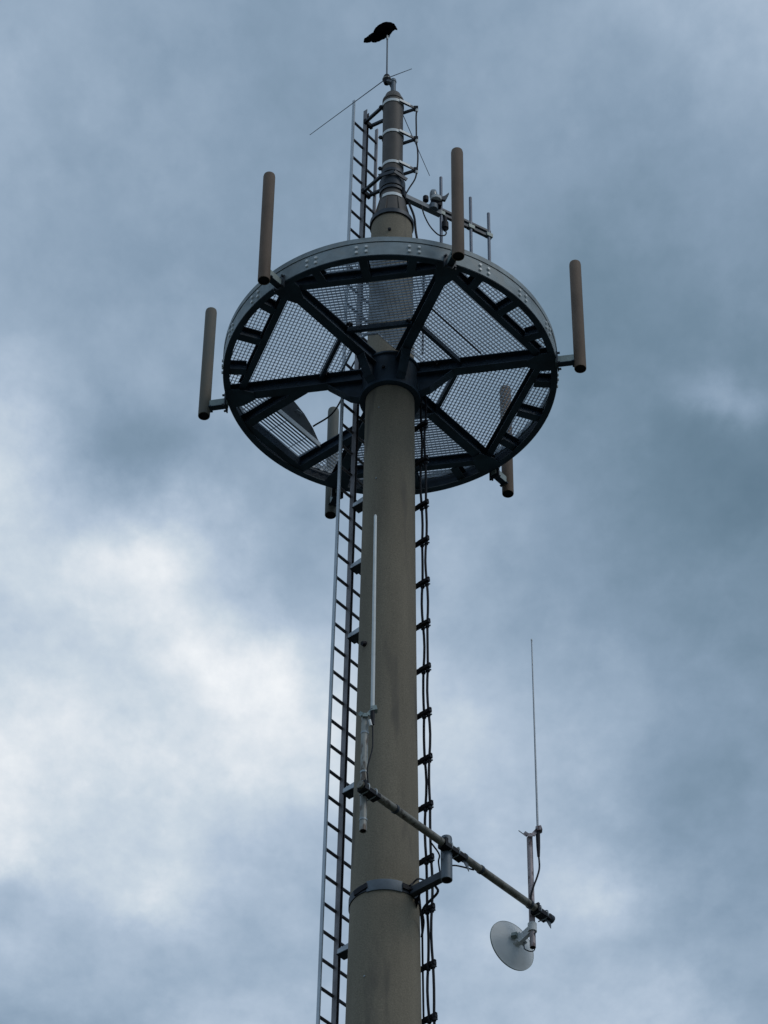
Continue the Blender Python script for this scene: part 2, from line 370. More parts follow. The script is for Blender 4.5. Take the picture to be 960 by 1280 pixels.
def clip(poly, axis_dir, off):
    """intervals along axis_dir of the line {x.perp = off} inside poly (2D)"""
    d = axis_dir; n = Vector((-d.y, d.x)); ts = []
    for i in range(len(poly)):
        a, b = poly[i], poly[(i+1) % len(poly)]
        da, db = a.dot(n)-off, b.dot(n)-off
        if (da < 0) != (db < 0):
            p = a+(b-a)*(da/(da-db)); ts.append(p.dot(d))
    ts.sort(); return [(ts[i], ts[i+1]) for i in range(0, len(ts)-1, 2)]
def grating(poly, mid, cross=True, dz=0.0, bandmat=None):
    d1 = Vector((-math.sin(R(mid)), math.cos(R(mid)))); d2 = Vector((math.cos(R(mid)), math.sin(R(mid))))
    b = B()
    def lines(d, step, w, h, z):
        n = Vector((-d.y, d.x)); vals = [p.dot(n) for p in poly]; v = min(vals)+step*.5
        while v < max(vals):
            for (s0, s1) in clip(poly, d, v):
                if s1-s0 > .01:
                    p0 = d*s0+n*v; p1 = d*s1+n*v
                    bar(b, (p0.x, p0.y, z), (p1.x, p1.y, z), w, h)
            v += step
    lines(d1, .0345, .003, .024, ZG+.0145+dz)
    if cross: lines(d2, .041, .005, .006, ZG+.0305+dz)
    else: lines(d2, .30, .004, .006, ZG+.0305+dz)
    for i in range(len(poly)):
        p, q = poly[i], poly[(i+1) % len(poly)]
        if (q-p).length > .01: bar(b, (p.x, p.y, ZG+.015+dz), (q.x, q.y, ZG+.015+dz), .004, .028)
    return obj('grating_panel', b, 'grating', plat)
def v2(r, a): return Vector((r*math.cos(R(a)), r*math.sin(R(a))))
def sector(a0, a1, inner):
    """outer arc from a0 to a1 pulled 8 mm off the spoke line, then the inner points"""
    arc = [v2(1.57, a0+.3+(a1-a0-.6)*k/18) for k in range(19)]
    return arc+inner
def apo(mid, ap, half): 
    n = v2(1, mid); t = Vector((-n.y, n.x)); return [n*ap+t*half, n*ap-t*half]
grating(sector(-190, -130, apo(-160, .43, .23)), -160)
grating(sector(-130, -70, [v2(.27, -74), v2(.275, -83), v2(.47, -105), v2(.49, -117), v2(.49, -125)]), -100)
grating(sector(-70, -10, apo(-40, .285, .145)), -40)
grating(sector(-10, 50, apo(20, .43, .23)), 20)
grating(sector(50, 110, apo(80, .36, .19)), 80)
# ladder sector: two triangles beside the opening beams and the outer strip
def od(al, pe): q = D*al+T*pe; return Vector((q.x, q.y))
grating([od(1.52, .405)]+[v2(1.57, a) for a in (155.5, 158, 161, 164, 167, 169.5)]+[od(.75, .42)], 140)
grating([od(.75, -.42)]+[v2(1.57, a) for a in (110.5, 113, 116, 119, 122, 124.5)]+[od(1.52, -.405)], 140)
grating([od(1.215, -.37), od(1.215, .37)]+[v2(1.57, a) for a in (153.5, 149, 144.5, 140, 135.5, 131, 126.5)], 140, cross=False)
# pale flat bars that edge the openings
for mid, ap, hf in ((-160, .43, .24), (20, .43, .24)):
    n = pol(1, mid); t = Vector((-n.y, n.x, 0)); b = B(); c = n*(ap-.006)+Vector((0, 0, ZG+.02))
    bar(b, c-t*hf, c+t*hf, .006, .065); obj('edge_bar', b, 'band', plat, label='pale flat bar edging the grating near the mast')
b = B(); bar(b, D*1.20-T*.365+Vector((0, 0, 23.085)), D*1.20+T*.365+Vector((0, 0, 23.085)), .008, .062); obj('edge_bar', b, 'band', plat, label='pale flat bar along the ladder opening')
b = B(); n20 = pol(1, 20); t20 = Vector((-n20.y, n20.x, 0)); c = n20*1.305+Vector((0, 0, 23.06)); bar(b, c-t20*.62, c+t20*.62, .006, .035); obj('edge_bar', b, 'clamp', plat)
# panel joint in the right front grating
n_ = pol(1, -40); t_ = Vector((-n_.y, n_.x, 0)); b = B(); bar(b, n_*.80-t_*.40+Vector((0, 0, 23.10)), n_*.80+t_*.40+Vector((0, 0, 23.10)), .010, .02); obj('panel_joint', b, 'black', plat)
# grating clamps under the panels beside the spokes
for a, rr in ((-135, .74), (-123, .72), (-75, .68), (-14, .46), (-5, 0), (57, .66), (174, 0), (-184, .62), (176.5, 1.38), (-187, 1.42)):
    if not rr: continue
    b = B(); c = pol(rr, a, ZG-.02); bar(b, c-Vector((.03, 0, 0)), c+Vector((.03, .01, 0)), .03, .018); tube(b, [c-Vector((0, 0, .035)), c+Vector((0, 0, .03))], .009, 8)
    obj('grating_clamp', b, 'black', plat)
# raised hatch leaf on the outer edge of the opening
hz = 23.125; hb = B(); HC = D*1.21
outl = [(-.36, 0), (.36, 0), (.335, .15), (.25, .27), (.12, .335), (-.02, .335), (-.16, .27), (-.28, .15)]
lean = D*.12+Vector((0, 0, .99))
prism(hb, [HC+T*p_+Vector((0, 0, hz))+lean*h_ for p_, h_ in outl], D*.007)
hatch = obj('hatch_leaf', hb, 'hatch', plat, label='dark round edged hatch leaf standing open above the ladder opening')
hh = B(); c = HC-T*.05+lean*.19+Vector((0, 0, hz))-D*.004
tube(hh, curve_pts([c-T*.03, c-T*.03-D*.022, c+T*.03-D*.022, c+T*.03]), .006, 8); obj('hatch_handle', hh, 'band', hatch, True)
hg = B()
for s_ in (-.25, .25): tube(hg, [HC+T*(s_-.04)+Vector((0, 0, hz-.002)), HC+T*(s_+.04)+Vector((0, 0, hz-.002))], .01, 8)
obj('hinge', hg, 'black', hatch)
b = B(); tube(b, curve_pts([HC-T*.26+Vector((0, 0, hz+.15)), HC*.8-T*.26+Vector((0, 0, hz+.17)), HC*.62-T*.18+Vector((0, 0, hz+.24)), D*.52-T*.02+Vector((0, 0, hz+.33)), D*.30+T*.05+Vector((0, 0, hz+.42))]), .009, 8)
obj('hatch_cable', b, 'black', plat, True)

# ---------------------------------------------------------------- six tube antennas around the rim
RA = 1.835; AN = {}
def make_antenna():
    t = thing('tube_antenna', '-', 'antenna', (0, 0, 0), 'tube antennas around the platform rim')
    rad = lathe(B(), [(.050, 0.0), (.057, 0.0), (.058, .004), (.058, 1.47), (.054, 1.495), (.036, 1.508), (0, 1.512)], 28)
    rad = obj('radome', rad, 'ant_brown', t, True)
    obj('end_disc', lathe(B(), [(0, .012), (.0505, .012), (.0505, .03), (0, .03)], 24), 'black', t, True)  # black disc painting the darkness inside the tube's open bottom
    b = B(); bar(b, (-.232, 0, .14), (-.054, 0, .14), .055, .085)
    br = obj('bracket', b, 'bracket', t)
    b = B(); bar(b, (-.228, 0, .094), (-.05, 0, .094), .062, .006); bar(b, (-.075, 0, .087), (-.05, 0, .087), .09, .01); obj('bracket_underside_shade', b, 'beam', br)  # dark sheet under the bracket, its underside shade put into colour
    b = B(); bar(b, (-.214, 0, .06), (-.214, 0, .225), .012, .12, up=(0, 1, 0)); obj('mounting_plate', b, 'arm', br)
    for y in (-.045, .045):
        for z in (.078, .207):
            b = B(); tube(b, [(-.209, y, z), (-.185, y, z)], .011, 8); obj('bolt', b, 'arm', br, True)
    return t
labs = {-130: ('brown tube antenna standing alone on the upper left front rim of the platform', 'ant_brown'),
        -70: ('brown tube antenna overlapping the top rim beside the lamp arm', 'ant_brown'),
        -10: ('brown tube antenna at the far right of the platform with a short grey bracket', 'ant_brown'),
        50: ('brown tube antenna behind the right grating, its foot hanging below the back rim', 'ant_brown'),
        110: ('grey green tube antenna behind the platform next to the ladder', 'ant_grey'),
        170: ('slim tube antenna, brown above and grey below, leftmost beside the platform', 'ant_mixed')}
proto = make_antenna()
for i, a in enumerate(SPK):
    o = proto if i == 0 else copy_tree(proto)
    aa = {170: 168.5, -70: -70.5, 110: 108.5}.get(a, a)
    o.location = pol(RA, aa, 22.785); o.rotation_euler = (0, 0, R(aa)); o['label'] = labs[a][0]
    ANT_MAT = labs[a][1]
    for ch in [x for x in bpy.data.objects if x.parent == o and x.name.startswith('radome')]:
        ch.data = ch.data.copy(); ch.data.materials[0] = M[ANT_MAT]

# ---------------------------------------------------------------- ladder
RD = pol(1, 50)                      # rung direction; the ladder stands off the mast towards 140 degrees
def rho(z): return .53-.0125*(z-15.55)
def lc(z, s=0.0): return D*rho(z)+RD*s+Vector((0, 0, z))
lad = thing('climbing_ladder', 'long steel ladder with a centre rail climbing the left side of the concrete mast', 'ladder', lc(3))
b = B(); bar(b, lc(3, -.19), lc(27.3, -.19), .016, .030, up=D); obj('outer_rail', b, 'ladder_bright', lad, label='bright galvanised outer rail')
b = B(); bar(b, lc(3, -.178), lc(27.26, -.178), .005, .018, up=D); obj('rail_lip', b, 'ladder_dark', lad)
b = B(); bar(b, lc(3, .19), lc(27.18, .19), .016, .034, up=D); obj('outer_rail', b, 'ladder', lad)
b = B(); bar(b, lc(3), lc(27.28), .046, .006, up=D); 
bar(b, lc(3, -.026)-D*.022, lc(27.28, -.026)-D*.022, .005, .05, up=D); 
centre = obj('centre_rail', b, 'ladder', lad)
b = B(); bar(b, lc(3, .026)-D*.014, lc(27.28, .026)-D*.014, .005, .030, up=D); obj('rail_lip', b, 'ladder_dark', centre)
z = 3.15
while z < 27.15:
    b = B()
    for s0, s1 in ((-.18, -.03), (.034, .182)): tube(b, [lc(z, s0)-D*.004, lc(z, s1)-D*.004], .0145, 8)
    obj('rung', b, 'ladder_dark', lad, True); z += .28
for zb in (3.6, 5.3, 7.0, 8.7, 10.4, 12.1, 13.9, 16.44, 18.11, 19.87, 20.71, 21.48):
    b = B(); m = mr(zb)
    for s_ in (-.055, .055):
        bar(b, D*(m-.02)+RD*s_+Vector((0, 0, zb)), D*(rho(zb)-.046)+RD*s_*.6+Vector((0, 0, zb)), .008, .055)
    so = obj('wall_bracket', b, 'ladder_bright', lad)
    b = B(); bar(b, D*(m-.02)+Vector((0, 0, zb-.03)), D*(rho(zb)-.045)+Vector((0, 0, zb-.03)), .10, .006); obj('bracket_web', b, 'arm', so)
    b = B(); tube(b, [D*(m+.04)+RD*(-.02)+Vector((0, 0, zb-.055)), D*(m+.04)+RD*(-.02)+Vector((0, 0, zb+.02))], .014, 8); obj('bolt', b, 'clamp', so, True)
for zb in (25.94, 27.06):
    b = B(); e = lc(zb)
    for s_ in (-.085, .085):
        bar(b, e+RD*s_*.45-D*.04, pol(.0, 0, zb)+RD*s_+D*.06, .030, .030)
    so = obj('wall_bracket', b, 'arm', lad)
    if zb < 26.5: b = B(); lathe(b, [(.108, zb-.02), (.122, zb-.02), (.122, zb+.02), (.108, zb+.02)], 32, closed=True); obj('clamp_band', b, 'arm', so, True)
    b = B(); bar(b, e-RD*.06-D*.045, e+RD*.06-D*.045, .03, .06); obj('bracket_head', b, 'black', so)

# ---------------------------------------------------------------- cable run down the right side
run = thing('cable_run', 'black cables clamped on short brackets down the right side of the concrete mast', 'cables', (.30, .05, 8))
def cpos(z, k):                       # k: 0 inner, 1 outer, 2 the one close to the shaft
    m = mr(z); off = {0: .062, 1: .100, 2: .018}[k]
    return Vector((m+off, .055-.030*k if k < 2 else .085, z))
HZ = [22.35, 21.88, 21.31, 20.85, 20.34, 19.84, 19.32, 18.81, 18.30, 17.79, 17.23, 16.72, 16.16, 15.65, 15.13, 14.6, 14.1]
for k in (0, 1):
    pts = []
    zz = [22.75]+HZ
    for i in range(len(zz)-1):
        for j in range(4):
            t = j/4; z = zz[i]*(1-t)+zz[i+1]*t; bow = math.sin(PI*t)
            p = cpos(z, k)+Vector(((.011*bow*math.sin(i*2.3+k*1.9)), .014*bow*math.cos(i*1.7+k), 0)); pts.append(p)
    pts.append(cpos(14.1, k)); pts.append(cpos(9, k))
    b = B(); tube(b, pts, .0115, 8); obj('cable', b, 'black', run, True)
b = B(); tube(b, curve_pts([pol(mr(16.75)+.012, -20, 16.75), pol(mr(16.5)+.015, -2, 16.5), cpos(16.2, 2), cpos(15.2, 2), cpos(14.1, 2), cpos(9, 2)]), .009, 8); obj('cable', b, 'black', run, True)
for i, z in enumerate(HZ):
    m = mr(z); d = pol(1, -41)
    st_ = pol(m-.015, 42, z)
    t_end = (m+.118-st_.x)/d.x
    b = B(); bar(b, st_, st_+d*t_end, .035, .032); bar(b, st_+d*(t_end-.12)+Vector((0, 0, .022)), st_+d*(t_end+.004)+Vector((0, 0, .022)), .02, .014)
    hg = obj('cable_bracket', b, 'black', run)
    for k in (0, 1):
        p = cpos(z, k); b = B(); q = p-Vector((0, 0, .045))
        tube(b, [q, q+Vector((0, 0, .03))], .019, 10); bar(b, q+Vector((0, 0, .03)), q+Vector((.0, 0, .065)), .03, .03); obj('cable_clamp', b, 'black', hg)
        b = B(); c2_ = q+Vector((.016, -.012, .006)); tube(b, [c2_, c2_+Vector((.012, -.008, 0))], .008, 6); obj('clamp_screw', b, 'post', hg)

# ---------------------------------------------------------------- stand off brackets with bright bands on the steel tube
for i, (z, lb) in enumerate(((27.07, 'topmost of three bright band clamps on the dark steel tube'), (26.57, 'middle of three bright band clamps on the dark steel tube'), (26.07, 'lowest of three bright band clamps with cable arm on the dark steel tube'))):
    t = thing('band_clamp', lb, 'bracket', (.12, 0, z), 'cable stand off clamps on the top tube')
    tip = pol(.245, 3, z)
    obj('band', lathe(B(), [(.1085, z-.020), (.114, z-.020), (.114, z+.020), (.1085, z+.020)], 36, closed=True, a0=R(-175), a1=R(-30)), 'clamp', t, True)
    obj('back_band', lathe(B(), [(.1085, z-.02), (.116, z-.02), (.116, z+.02), (.1085, z+.02)], 36, closed=True, a0=R(-28), a1=R(184)), 'arm', t, True)
    for k, a in enumerate((-52, 58)):
        b = B(); bar(b, pol(.112, a, z), tip, .012 if k == 0 else .02, .032); obj('arm', b, 'arm', t)
        if k == 0:
            b = B(); p = pol(.118, a-4, z); q = p.lerp(tip, .62); n = (tip-p).cross(Vector((0, 0, 1))).normalized()*.010
            bar(b, p+n, q+n, .004, .034); obj('bright_strip', b, 'clamp', t)
    b = B(); bar(b, tip-Vector((.025, 0, 0)), tip+Vector((.02, 0, 0)), .045, .045); obj('tip_block', b, 'black', t)
    b = B(); tube(b, [tip+Vector((.005, -.01, -.03)), tip+Vector((.005, -.01, -.065))], [.018, .012], 10); obj('cable_plug', b, 'clamp', t, True)
    b = B(); bar(b, pol(.116, -176, z-.005), pol(.14, -172, z-.02), .03, .03); obj('buckle', b, 'black', t)
b = B(); tp = lambda z, dx=0: pol(.248, 3, z)+Vector((dx, -.01, 0))
tube(b, curve_pts([tp(27.03), tp(26.9, -.004), tp(26.72, -.002), tp(26.5, .0), tp(26.38, .012), tp(26.2, .014), tp(26.0), tp(25.9, -.02), tp(25.78, -.07), Vector((.15, -.02, 25.68))]), .0085, 8)
tag(obj('top_cable', b, 'black', None, True), 'thin black cable hanging between the band clamps on the steel tube', 'cable')
b = B(); tube(b, curve_pts([Vector((.17, -.10, 25.42)), Vector((.225, -.06, 25.25)), Vector((.245, -.06, 25.0)), Vector((.29, -.10, 24.6)), Vector((.32, -.12, 24.2)), Vector((.31, -.10, 23.2))]), .012, 8)
tag(obj('feeder_cable', b, 'black', None, True), 'black feeder cable bulging over the concrete shoulder towards the platform', 'cable')
t = thing('sleeve_clamp', 'dark two piece sleeve clamp with one pale strip at the foot of the steel tube', 'clamp', (0, 0, 25.72))
obj('sleeve', lathe(B(), [(.119, 25.705), (.128, 25.705), (.135, 25.76), (.135, 25.82), (.119, 25.83)], 36, closed=True), 'arm', t, True)
obj('pale_strip', lathe(B(), [(.137, 25.50), (.1445, 25.50), (.138, 25.55), (.131, 25.55)], 30, closed=True, a0=R(-135), a1=R(-45)), 'clamp', t, True)
b = B(); bar(b, (-.14, -.13, 25.80), (.02, -.16, 25.84), .015, .045); bar(b, (.02, -.16, 25.84), (.15, -.10, 25.78), .015, .045); obj('sleeve_bar', b, 'arm', t)

# ---------------------------------------------------------------- lamp arm with three upright pipes
SA0 = Vector((.10, -.02, 25.62)); SA1 = Vector((1.02, .53, 25.62)); sad = (SA1-SA0).normalized(); san = Vector((sad.y, -sad.x, 0))
sa = thing('side_arm', 'slender twin bar arm reaching right from the mast head above the platform', 'bracket', (0, 0, 25.62))
b = B(); bar(b, SA0, SA0+sad*.46, .055, .06); obj('root_bar', b, 'post', sa)
b = B(); bar(b, SA0+sad*.40, SA1, .032, .034); obj('lower_bar', b, 'arm', sa)
b = B(); bar(b, SA0+sad*.44+Vector((0, 0, .075)), SA1+Vector((0, 0, .075)), .03, .03); obj('upper_bar', b, 'arm', sa)
b = B(); bar(b, (.09, -.08, 25.62), (.14, .05, 25.62), .06, .12); obj('root_clamp', b, 'black', sa)
for (px, py, zt, zb, lb) in ((.505, .22, 26.20, 25.16, 'pipe left'), (.815, .405, 26.10, 25.16, ''), (1.005, .515, 25.98, 25.16, '')):
    b = B(); tube(b, [(px, py, zb), (px, py, zt)], .0165, 12); pp = obj('upright_pipe', b, 'bluepost', sa, True)
    b = B(); bar(b, (px-.03, py-.018, 25.63), (px+.03, py+.018, 25.63), .05, .05); obj('pipe_clamp', b, 'bracket', pp)
t = thing('warning_lamp', 'small round glass lamp on a dark housing on the arm beside the mast', 'lamp', (.43, .12, 25.66))
lx, ly = .425, .14
b = B(); lathe(b, [(0, 25.60), (.045, 25.60), (.048, 25.66), (.03, 25.68), (0, 25.68)], 20, (lx, ly, 0)); obj('lamp_foot', b, 'post', t, True)
b = B(); bar(b, (lx-.03, ly, 25.70), (lx+.08, ly+.03, 25.69), .08, .06); obj('lamp_housing', b, 'black', t)
b = B(); prism(b, [(lx+.03, ly-.04, 25.73), (lx+.12, ly-.02, 25.73), (lx+.16, ly-.01, 25.86), (lx+.12, ly-.02, 25.80)], (0, .03, 0)); obj('lamp_fin', b, 'arm', t)
b = B(); lathe(b, [(0, 25.72), (.055, 25.72), (.062, 25.75), (.040, 25.775), (0, 25.78)], 20, (lx+.025, ly-.02, 0)); obj('lamp_collar', b, 'clamp', t, True)
b = B(); lathe(b, [(.036, 25.77), (.040, 25.80), (.040, 25.85), (.032, 25.885), (.015, 25.90), (0, 25.902)], 20, (lx, ly, 0)); obj('lamp_dome', b, 'glass', t, True)
b = B(); tube(b, [(lx-.08, ly-.03, 25.70), (lx-.08, ly-.03, 25.76)], .03, 12); obj('lamp_knob', b, 'black', t, True)
t = thing('junction_canister', 'small black canister hanging under the lamp arm with a looped cable', 'junction box', (.54, .25, 25.5))
b = B(); tube(b, [(.545, .22, 25.56), (.545, .22, 25.50), (.545, .22, 25.49), (.545, .22, 25.40), (.545, .22, 25.39), (.545, .22, 25.37)], [.022, .022, .035, .037, .025, .018], 14); obj('canister', b, 'black', t, True)
b = B(); tube(b, curve_pts([(.30, .08, 25.60), (.33, .08, 25.44), (.39, .09, 25.28), (.47, .11, 25.18), (.53, .14, 25.20), (.555, .18, 25.28), (.545, .22, 25.38)]), .0075, 8); obj('looped_cable', b, 'black', t, True)

# ---------------------------------------------------------------- ground plane antenna on the tip, and the crow on it
AX = Vector((-.07, 0, 27.53))
gp = thing('ground_plane_antenna', 'thin upright rod antenna with three drooping radials on the mast tip', 'antenna', AX)
b = B(); lathe(b, [(0, -.06), (.03, -.06), (.04, -.02), (.042, .03), (.03, .07), (.012, .09), (0, .09)], 18, AX); obj('feed_block', b, 'black', gp, True)
b = B(); bar(b, AX+Vector((.0, 0, -.035)), Vector((.012, 0, 27.46)), .035, .04); bar(b, AX+Vector((.0, -.03, -.05)), AX+Vector((.05, -.03, -.07)), .025, .03); obj('mount_clamp', b, 'post', gp)
b = B(); lathe(b, [(.040, -.005), (.048, 0), (.048, .012), (.040, .016)], 18, AX, closed=True); obj('clamp_ring', b, 'pipe', gp, True)
b = B(); tube(b, [AX+Vector((0, 0, .08)), AX+Vector((0, 0, .735))], [.0095, .008], 8); obj('rod', b, 'post', gp, True)
b = B(); tube(b, [AX+Vector((0, 0, .70)), AX+Vector((0, 0, .765))], .012, 8); obj('rod_tip', b, 'whip', gp, True)
for (x, y) in ((-.80, .12), (.26, -.775), (.465, .66)):
    v = Vector((x, y, 0)).normalized(); b = B(); tube(b, [AX+v*.03, AX+v*.81-Vector((0, 0, .78))], [.0055, .0035], 6); obj('radial', b, 'thin_rod', gp, True)

def crow():
    """perched crow, head hunched to +x, tail to -x; feet at the origin"""
    bm = B()
    secs = [(-.250, -.105, .026, .012), (-.20, -.088, .030, .016), (-.15, -.062, .033, .017), (-.10, -.030, .046, .034), (-.05, .004, .058, .053), (0, .036, .066, .066), (.045, .062, .066, .068), (.085, .088, .055, .058), (.115, .104, .042, .046), (.142, .104, .030, .032), (.158, .092, .016, .018), (.170, .074, .009, .010), (.180, .058, .002, .002)]
    seg = 18; rings = []
    for i, (x, zc_, ry, rz) in enumerate(secs):
        j0, j1 = max(0, i-1), min(len(secs)-1, i+1); dx, dz = secs[j1][0]-secs[j0][0], secs[j1][1]-secs[j0][1]; l = math.hypot(dx, dz); nx, nz = -dz/l, dx/l
        rings.append([bm.verts.new((x+nx*rz*math.sin(2*PI*k/seg), ry*math.cos(2*PI*k/seg), zc_+nz*rz*math.sin(2*PI*k/seg))) for k in range(seg)])
    for i in range(len(rings)-1):
        for k in range(seg): bm.faces.new((rings[i][k], rings[i][(k+1) % seg], rings[i+1][(k+1) % seg], rings[i+1][k]))
    bm.faces.new(rings[0][::-1]); bm.faces.new(rings[-1])
    # head bulge, folded wings, thighs
    def blob(c, rx, ry, rz, rot=0):
        q = bmesh.ops.create_uvsphere(bm, u_segments=16, v_segments=10, radius=1)
        bmesh.ops.transform(bm, verts=q['verts'], matrix=Matrix.Translation(c) @ Matrix.Rotation(rot, 4, 'Y') @ Matrix.Diagonal((rx, ry, rz, 1)))
    blob((.120, 0, .100), .042, .038, .038)
    for s_ in (-1, 1):
        blob((-.03, .048*s_, .020), .135, .022, .045, -.62)
        blob((-.145, .022*s_, -.055), .10, .016, .022, -.58)
        blob((.005, .028*s_, .0), .026, .018, .035)
    return bm
BX = AX+Vector((0, 0, .77))
cr_ = thing('crow', 'black crow perched on the rod tip above the mast, tail down to the left', 'bird', BX)
rot = Matrix.Translation(BX+Vector((0, 0, .03))) @ Matrix.Rotation(R(12), 4, 'Z')
rotb = rot @ Matrix.Rotation(R(-13), 4, 'Y') @ Matrix.Translation((-.045, 0, -.005)) @ Matrix.Diagonal((.98, 1.3, 1.16, 1))
bmc = crow(); bmesh.ops.transform(bmc, verts=bmc.verts, matrix=rotb)
body = obj('body', bmc, 'feather', cr_, True)
rm = body.modifiers.new('remesh', 'REMESH'); rm.mode = 'VOXEL'; rm.voxel_size = .006; rm.use_smooth_shade = True
sm = body.modifiers.new('smooth', 'SMOOTH'); sm.iterations = 3; sm.factor = .5
tx = bpy.data.textures.new('feather_clouds', 'CLOUDS'); tx.noise_scale = .03
dm = body.modifiers.new('ruffle', 'DISPLACE'); dm.texture = tx; dm.strength = .012; dm.mid_level = .5
for s_ in (-1, 1):
    b = B(); pts = [(0, .022*s_, .01), (.005, .018*s_, -.015), (0, .008*s_, -.04)]; tube(b, pts, .0045, 6)
    for dx, dy in ((.025, .012*s_), (.028, 0), (-.02, 0)): tube(b, [(0, .008*s_, -.038), (dx*.6, .006*s_+dy*.5, -.034), (dx, .006*s_+dy, -.045)], .003, 6)
    bmesh.ops.transform(b, verts=b.verts, matrix=rot); obj('leg', b, 'feather', cr_, True)

# ---------------------------------------------------------------- cross boom on its mast clamp
AR = pol(1, -42)
cl = thing('mast_clamp_arm', 'dark steel clamp ring and short arm with an upright stub on the mast', 'bracket', (0, 0, 16.72))
m0 = mr(16.72)
obj('clamp_ring', lathe(B(), [(m0+.002, 16.66), (m0+.012, 16.66), (m0+.014, 16.67), (m0+.014, 16.755), (m0+.012, 16.765), (m0-.002, 16.765)], 56, closed=True, a0=R(-120), a1=R(-62)), 'post', cl, True)
obj('clamp_ring', lathe(B(), [(m0+.002, 16.67), (m0+.010, 16.67), (m0+.010, 16.75), (m0-.001, 16.75)], 80, closed=True, a0=R(-61.5), a1=R(239.5)), 'arm', cl, True)
b = B(); bar(b, pol(m0+.012, -145, 16.70), pol(m0+.012, -118, 16.72), .03, .05); obj('clamp_lug', b, 'black', cl)
b = B(); bar(b, pol(m0+.012, -62, 16.72), pol(m0+.016, -44, 16.72), .03, .05); obj('clamp_lug', b, 'black', cl)
b = B(); PB = Vector((.50, -.45, 0))
prism(b, [pol(m0-.02, -10, 16.70), pol(m0-.02, -66, 16.70), pol(m0+.07, -44, 16.70)], (0, 0, .012)); 
prism(b, [pol(m0-.02, -18, 16.60), pol(m0+.02, -30, 16.60), pol(m0+.10, -40, 16.67), pol(m0-.01, -30, 16.67)], (0.0, 0.03, 0.02)); obj('clamp_plate', b, 'black', cl)
b = B(); bar(b, pol(m0, -42, 16.705), PB-AR*.03+Vector((0, 0, 16.705)), .06, .07); obj('arm', b, 'arm', cl)
st2 = lathe(B(), [(.038, 16.645), (.048, 16.645), (.048, 17.06), (.045, 17.075), (.02, 17.085), (0, 17.085)], 24, PB); obj('upright_stub', st2, 'post', cl, True)
obj('stub_cap', lathe(B(), [(0, 16.66), (.0385, 16.66), (.0385, 16.70), (0, 16.70)], 20, PB), 'black', cl, True)

ZB = 16.95
BL = Vector((-.19, -1.28, ZB)); BR = Vector((1.385, .476, ZB)); bd = (BR-BL).normalized(); bn = Vector((bd.y, -bd.x, 0)) # bn towards the viewer/right
bo = thing('antenna_boom', 'long weathered horizontal pipe crossing in front of the mast', 'pipe', BL)
b = B(); tube(b, [BL-bd*.03, BR+bd*.02], .033, 18); obj('boom_pipe', b, 'boom', bo, True)
b = B(); tube(b, [BR-bd*.02, BR+bd*.028], .039, 16); obj('end_disc', b, 'arm', bo, True)
for tt in (.17, .53, .62, .89):
    b = B(); c = BL+bd*((BR-BL).length*tt); tube(b, [c-bd*.012, c+bd*.012], .039, 16); obj('collar', b, 'arm', bo, True)
# U-clamps: left pipe, stub, right pipe
def saddle(c, name='saddle_clamp', ln=.20):
    b = B(); e = Vector((0, 0, -.018)); bar(b, c-bd*ln/2+e-bn*.005, c+bd*ln/2+e-bn*.005, .085, .04); bar(b, c-bd*ln*.5+Vector((0, 0, .0)), c-bd*ln*.38+Vector((0, 0, .0)), .08, .085)
    o = obj(name, b, 'black', bo)
    for s_ in (-1, 1):
        b = B(); q = c+bd*(s_*.045); tube(b, curve_pts([q-bn*.07+Vector((0, 0, -.036)), q+bn*.02+Vector((0, 0, -.036)), q+bn*.038, q+bn*.02+Vector((0, 0, .036)), q-bn*.07+Vector((0, 0, .036))], 5), .006, 8); obj('u_bolt', b, 'band', o, True)
    return o
LP = BL+bd*.035; RP = BR-bd*.14; SP_ = Vector((.56, -.50, ZB))
tc_ = (PB+Vector((0, 0, ZB))-BL).dot(bd)
saddle(BL+bd*.09, ln=.19); saddle(BL+bd*(tc_+.03), ln=.26); saddle(RP+bd*.03, ln=.17)
b = B(); q = BL+bd*(tc_+.14); prism(b, [q+Vector((0, 0, -.03)), q+bd*.08+Vector((0, 0, -.03)), q+bd*.09+Vector((0, 0, -.11))], bn*.006); obj('gusset', b, 'post', bo)
b = B(); q = RP+bd*.06; prism(b, [q+Vector((0, 0, -.03)), q+bd*.09+Vector((0, 0, -.03)), q+bd*.09+Vector((0, 0, -.10))], bn*.006); obj('gusset', b, 'post', bo)
b = B(); q = BL+bd*(tc_+.10)
tube(b, [q+Vector((0, 0, .03)), q+bd*.01+Vector((0, 0, .07))], .007, 8); obj('bolt', b, 'band', bo, True)

def whip_mount(name, root, z0, z1, x, y, rad, mat, label, group):
    t = thing(name, label, 'pipe', (x, y, z0), group)
    b = lathe(B(), [(rad*.8, z0), (rad, z0), (rad, z1), (rad*.8, z1+.004), (0, z1+.004)], 18, (x, y, 0)); o = obj('pipe', b, mat, t, True)
    obj('pipe_cap', lathe(B(), [(0, z0+.01), (rad*.81, z0+.01), (rad*.81, z0+.03), (0, z0+.03)], 16, (x, y, 0)), 'black', t)
    return t, o

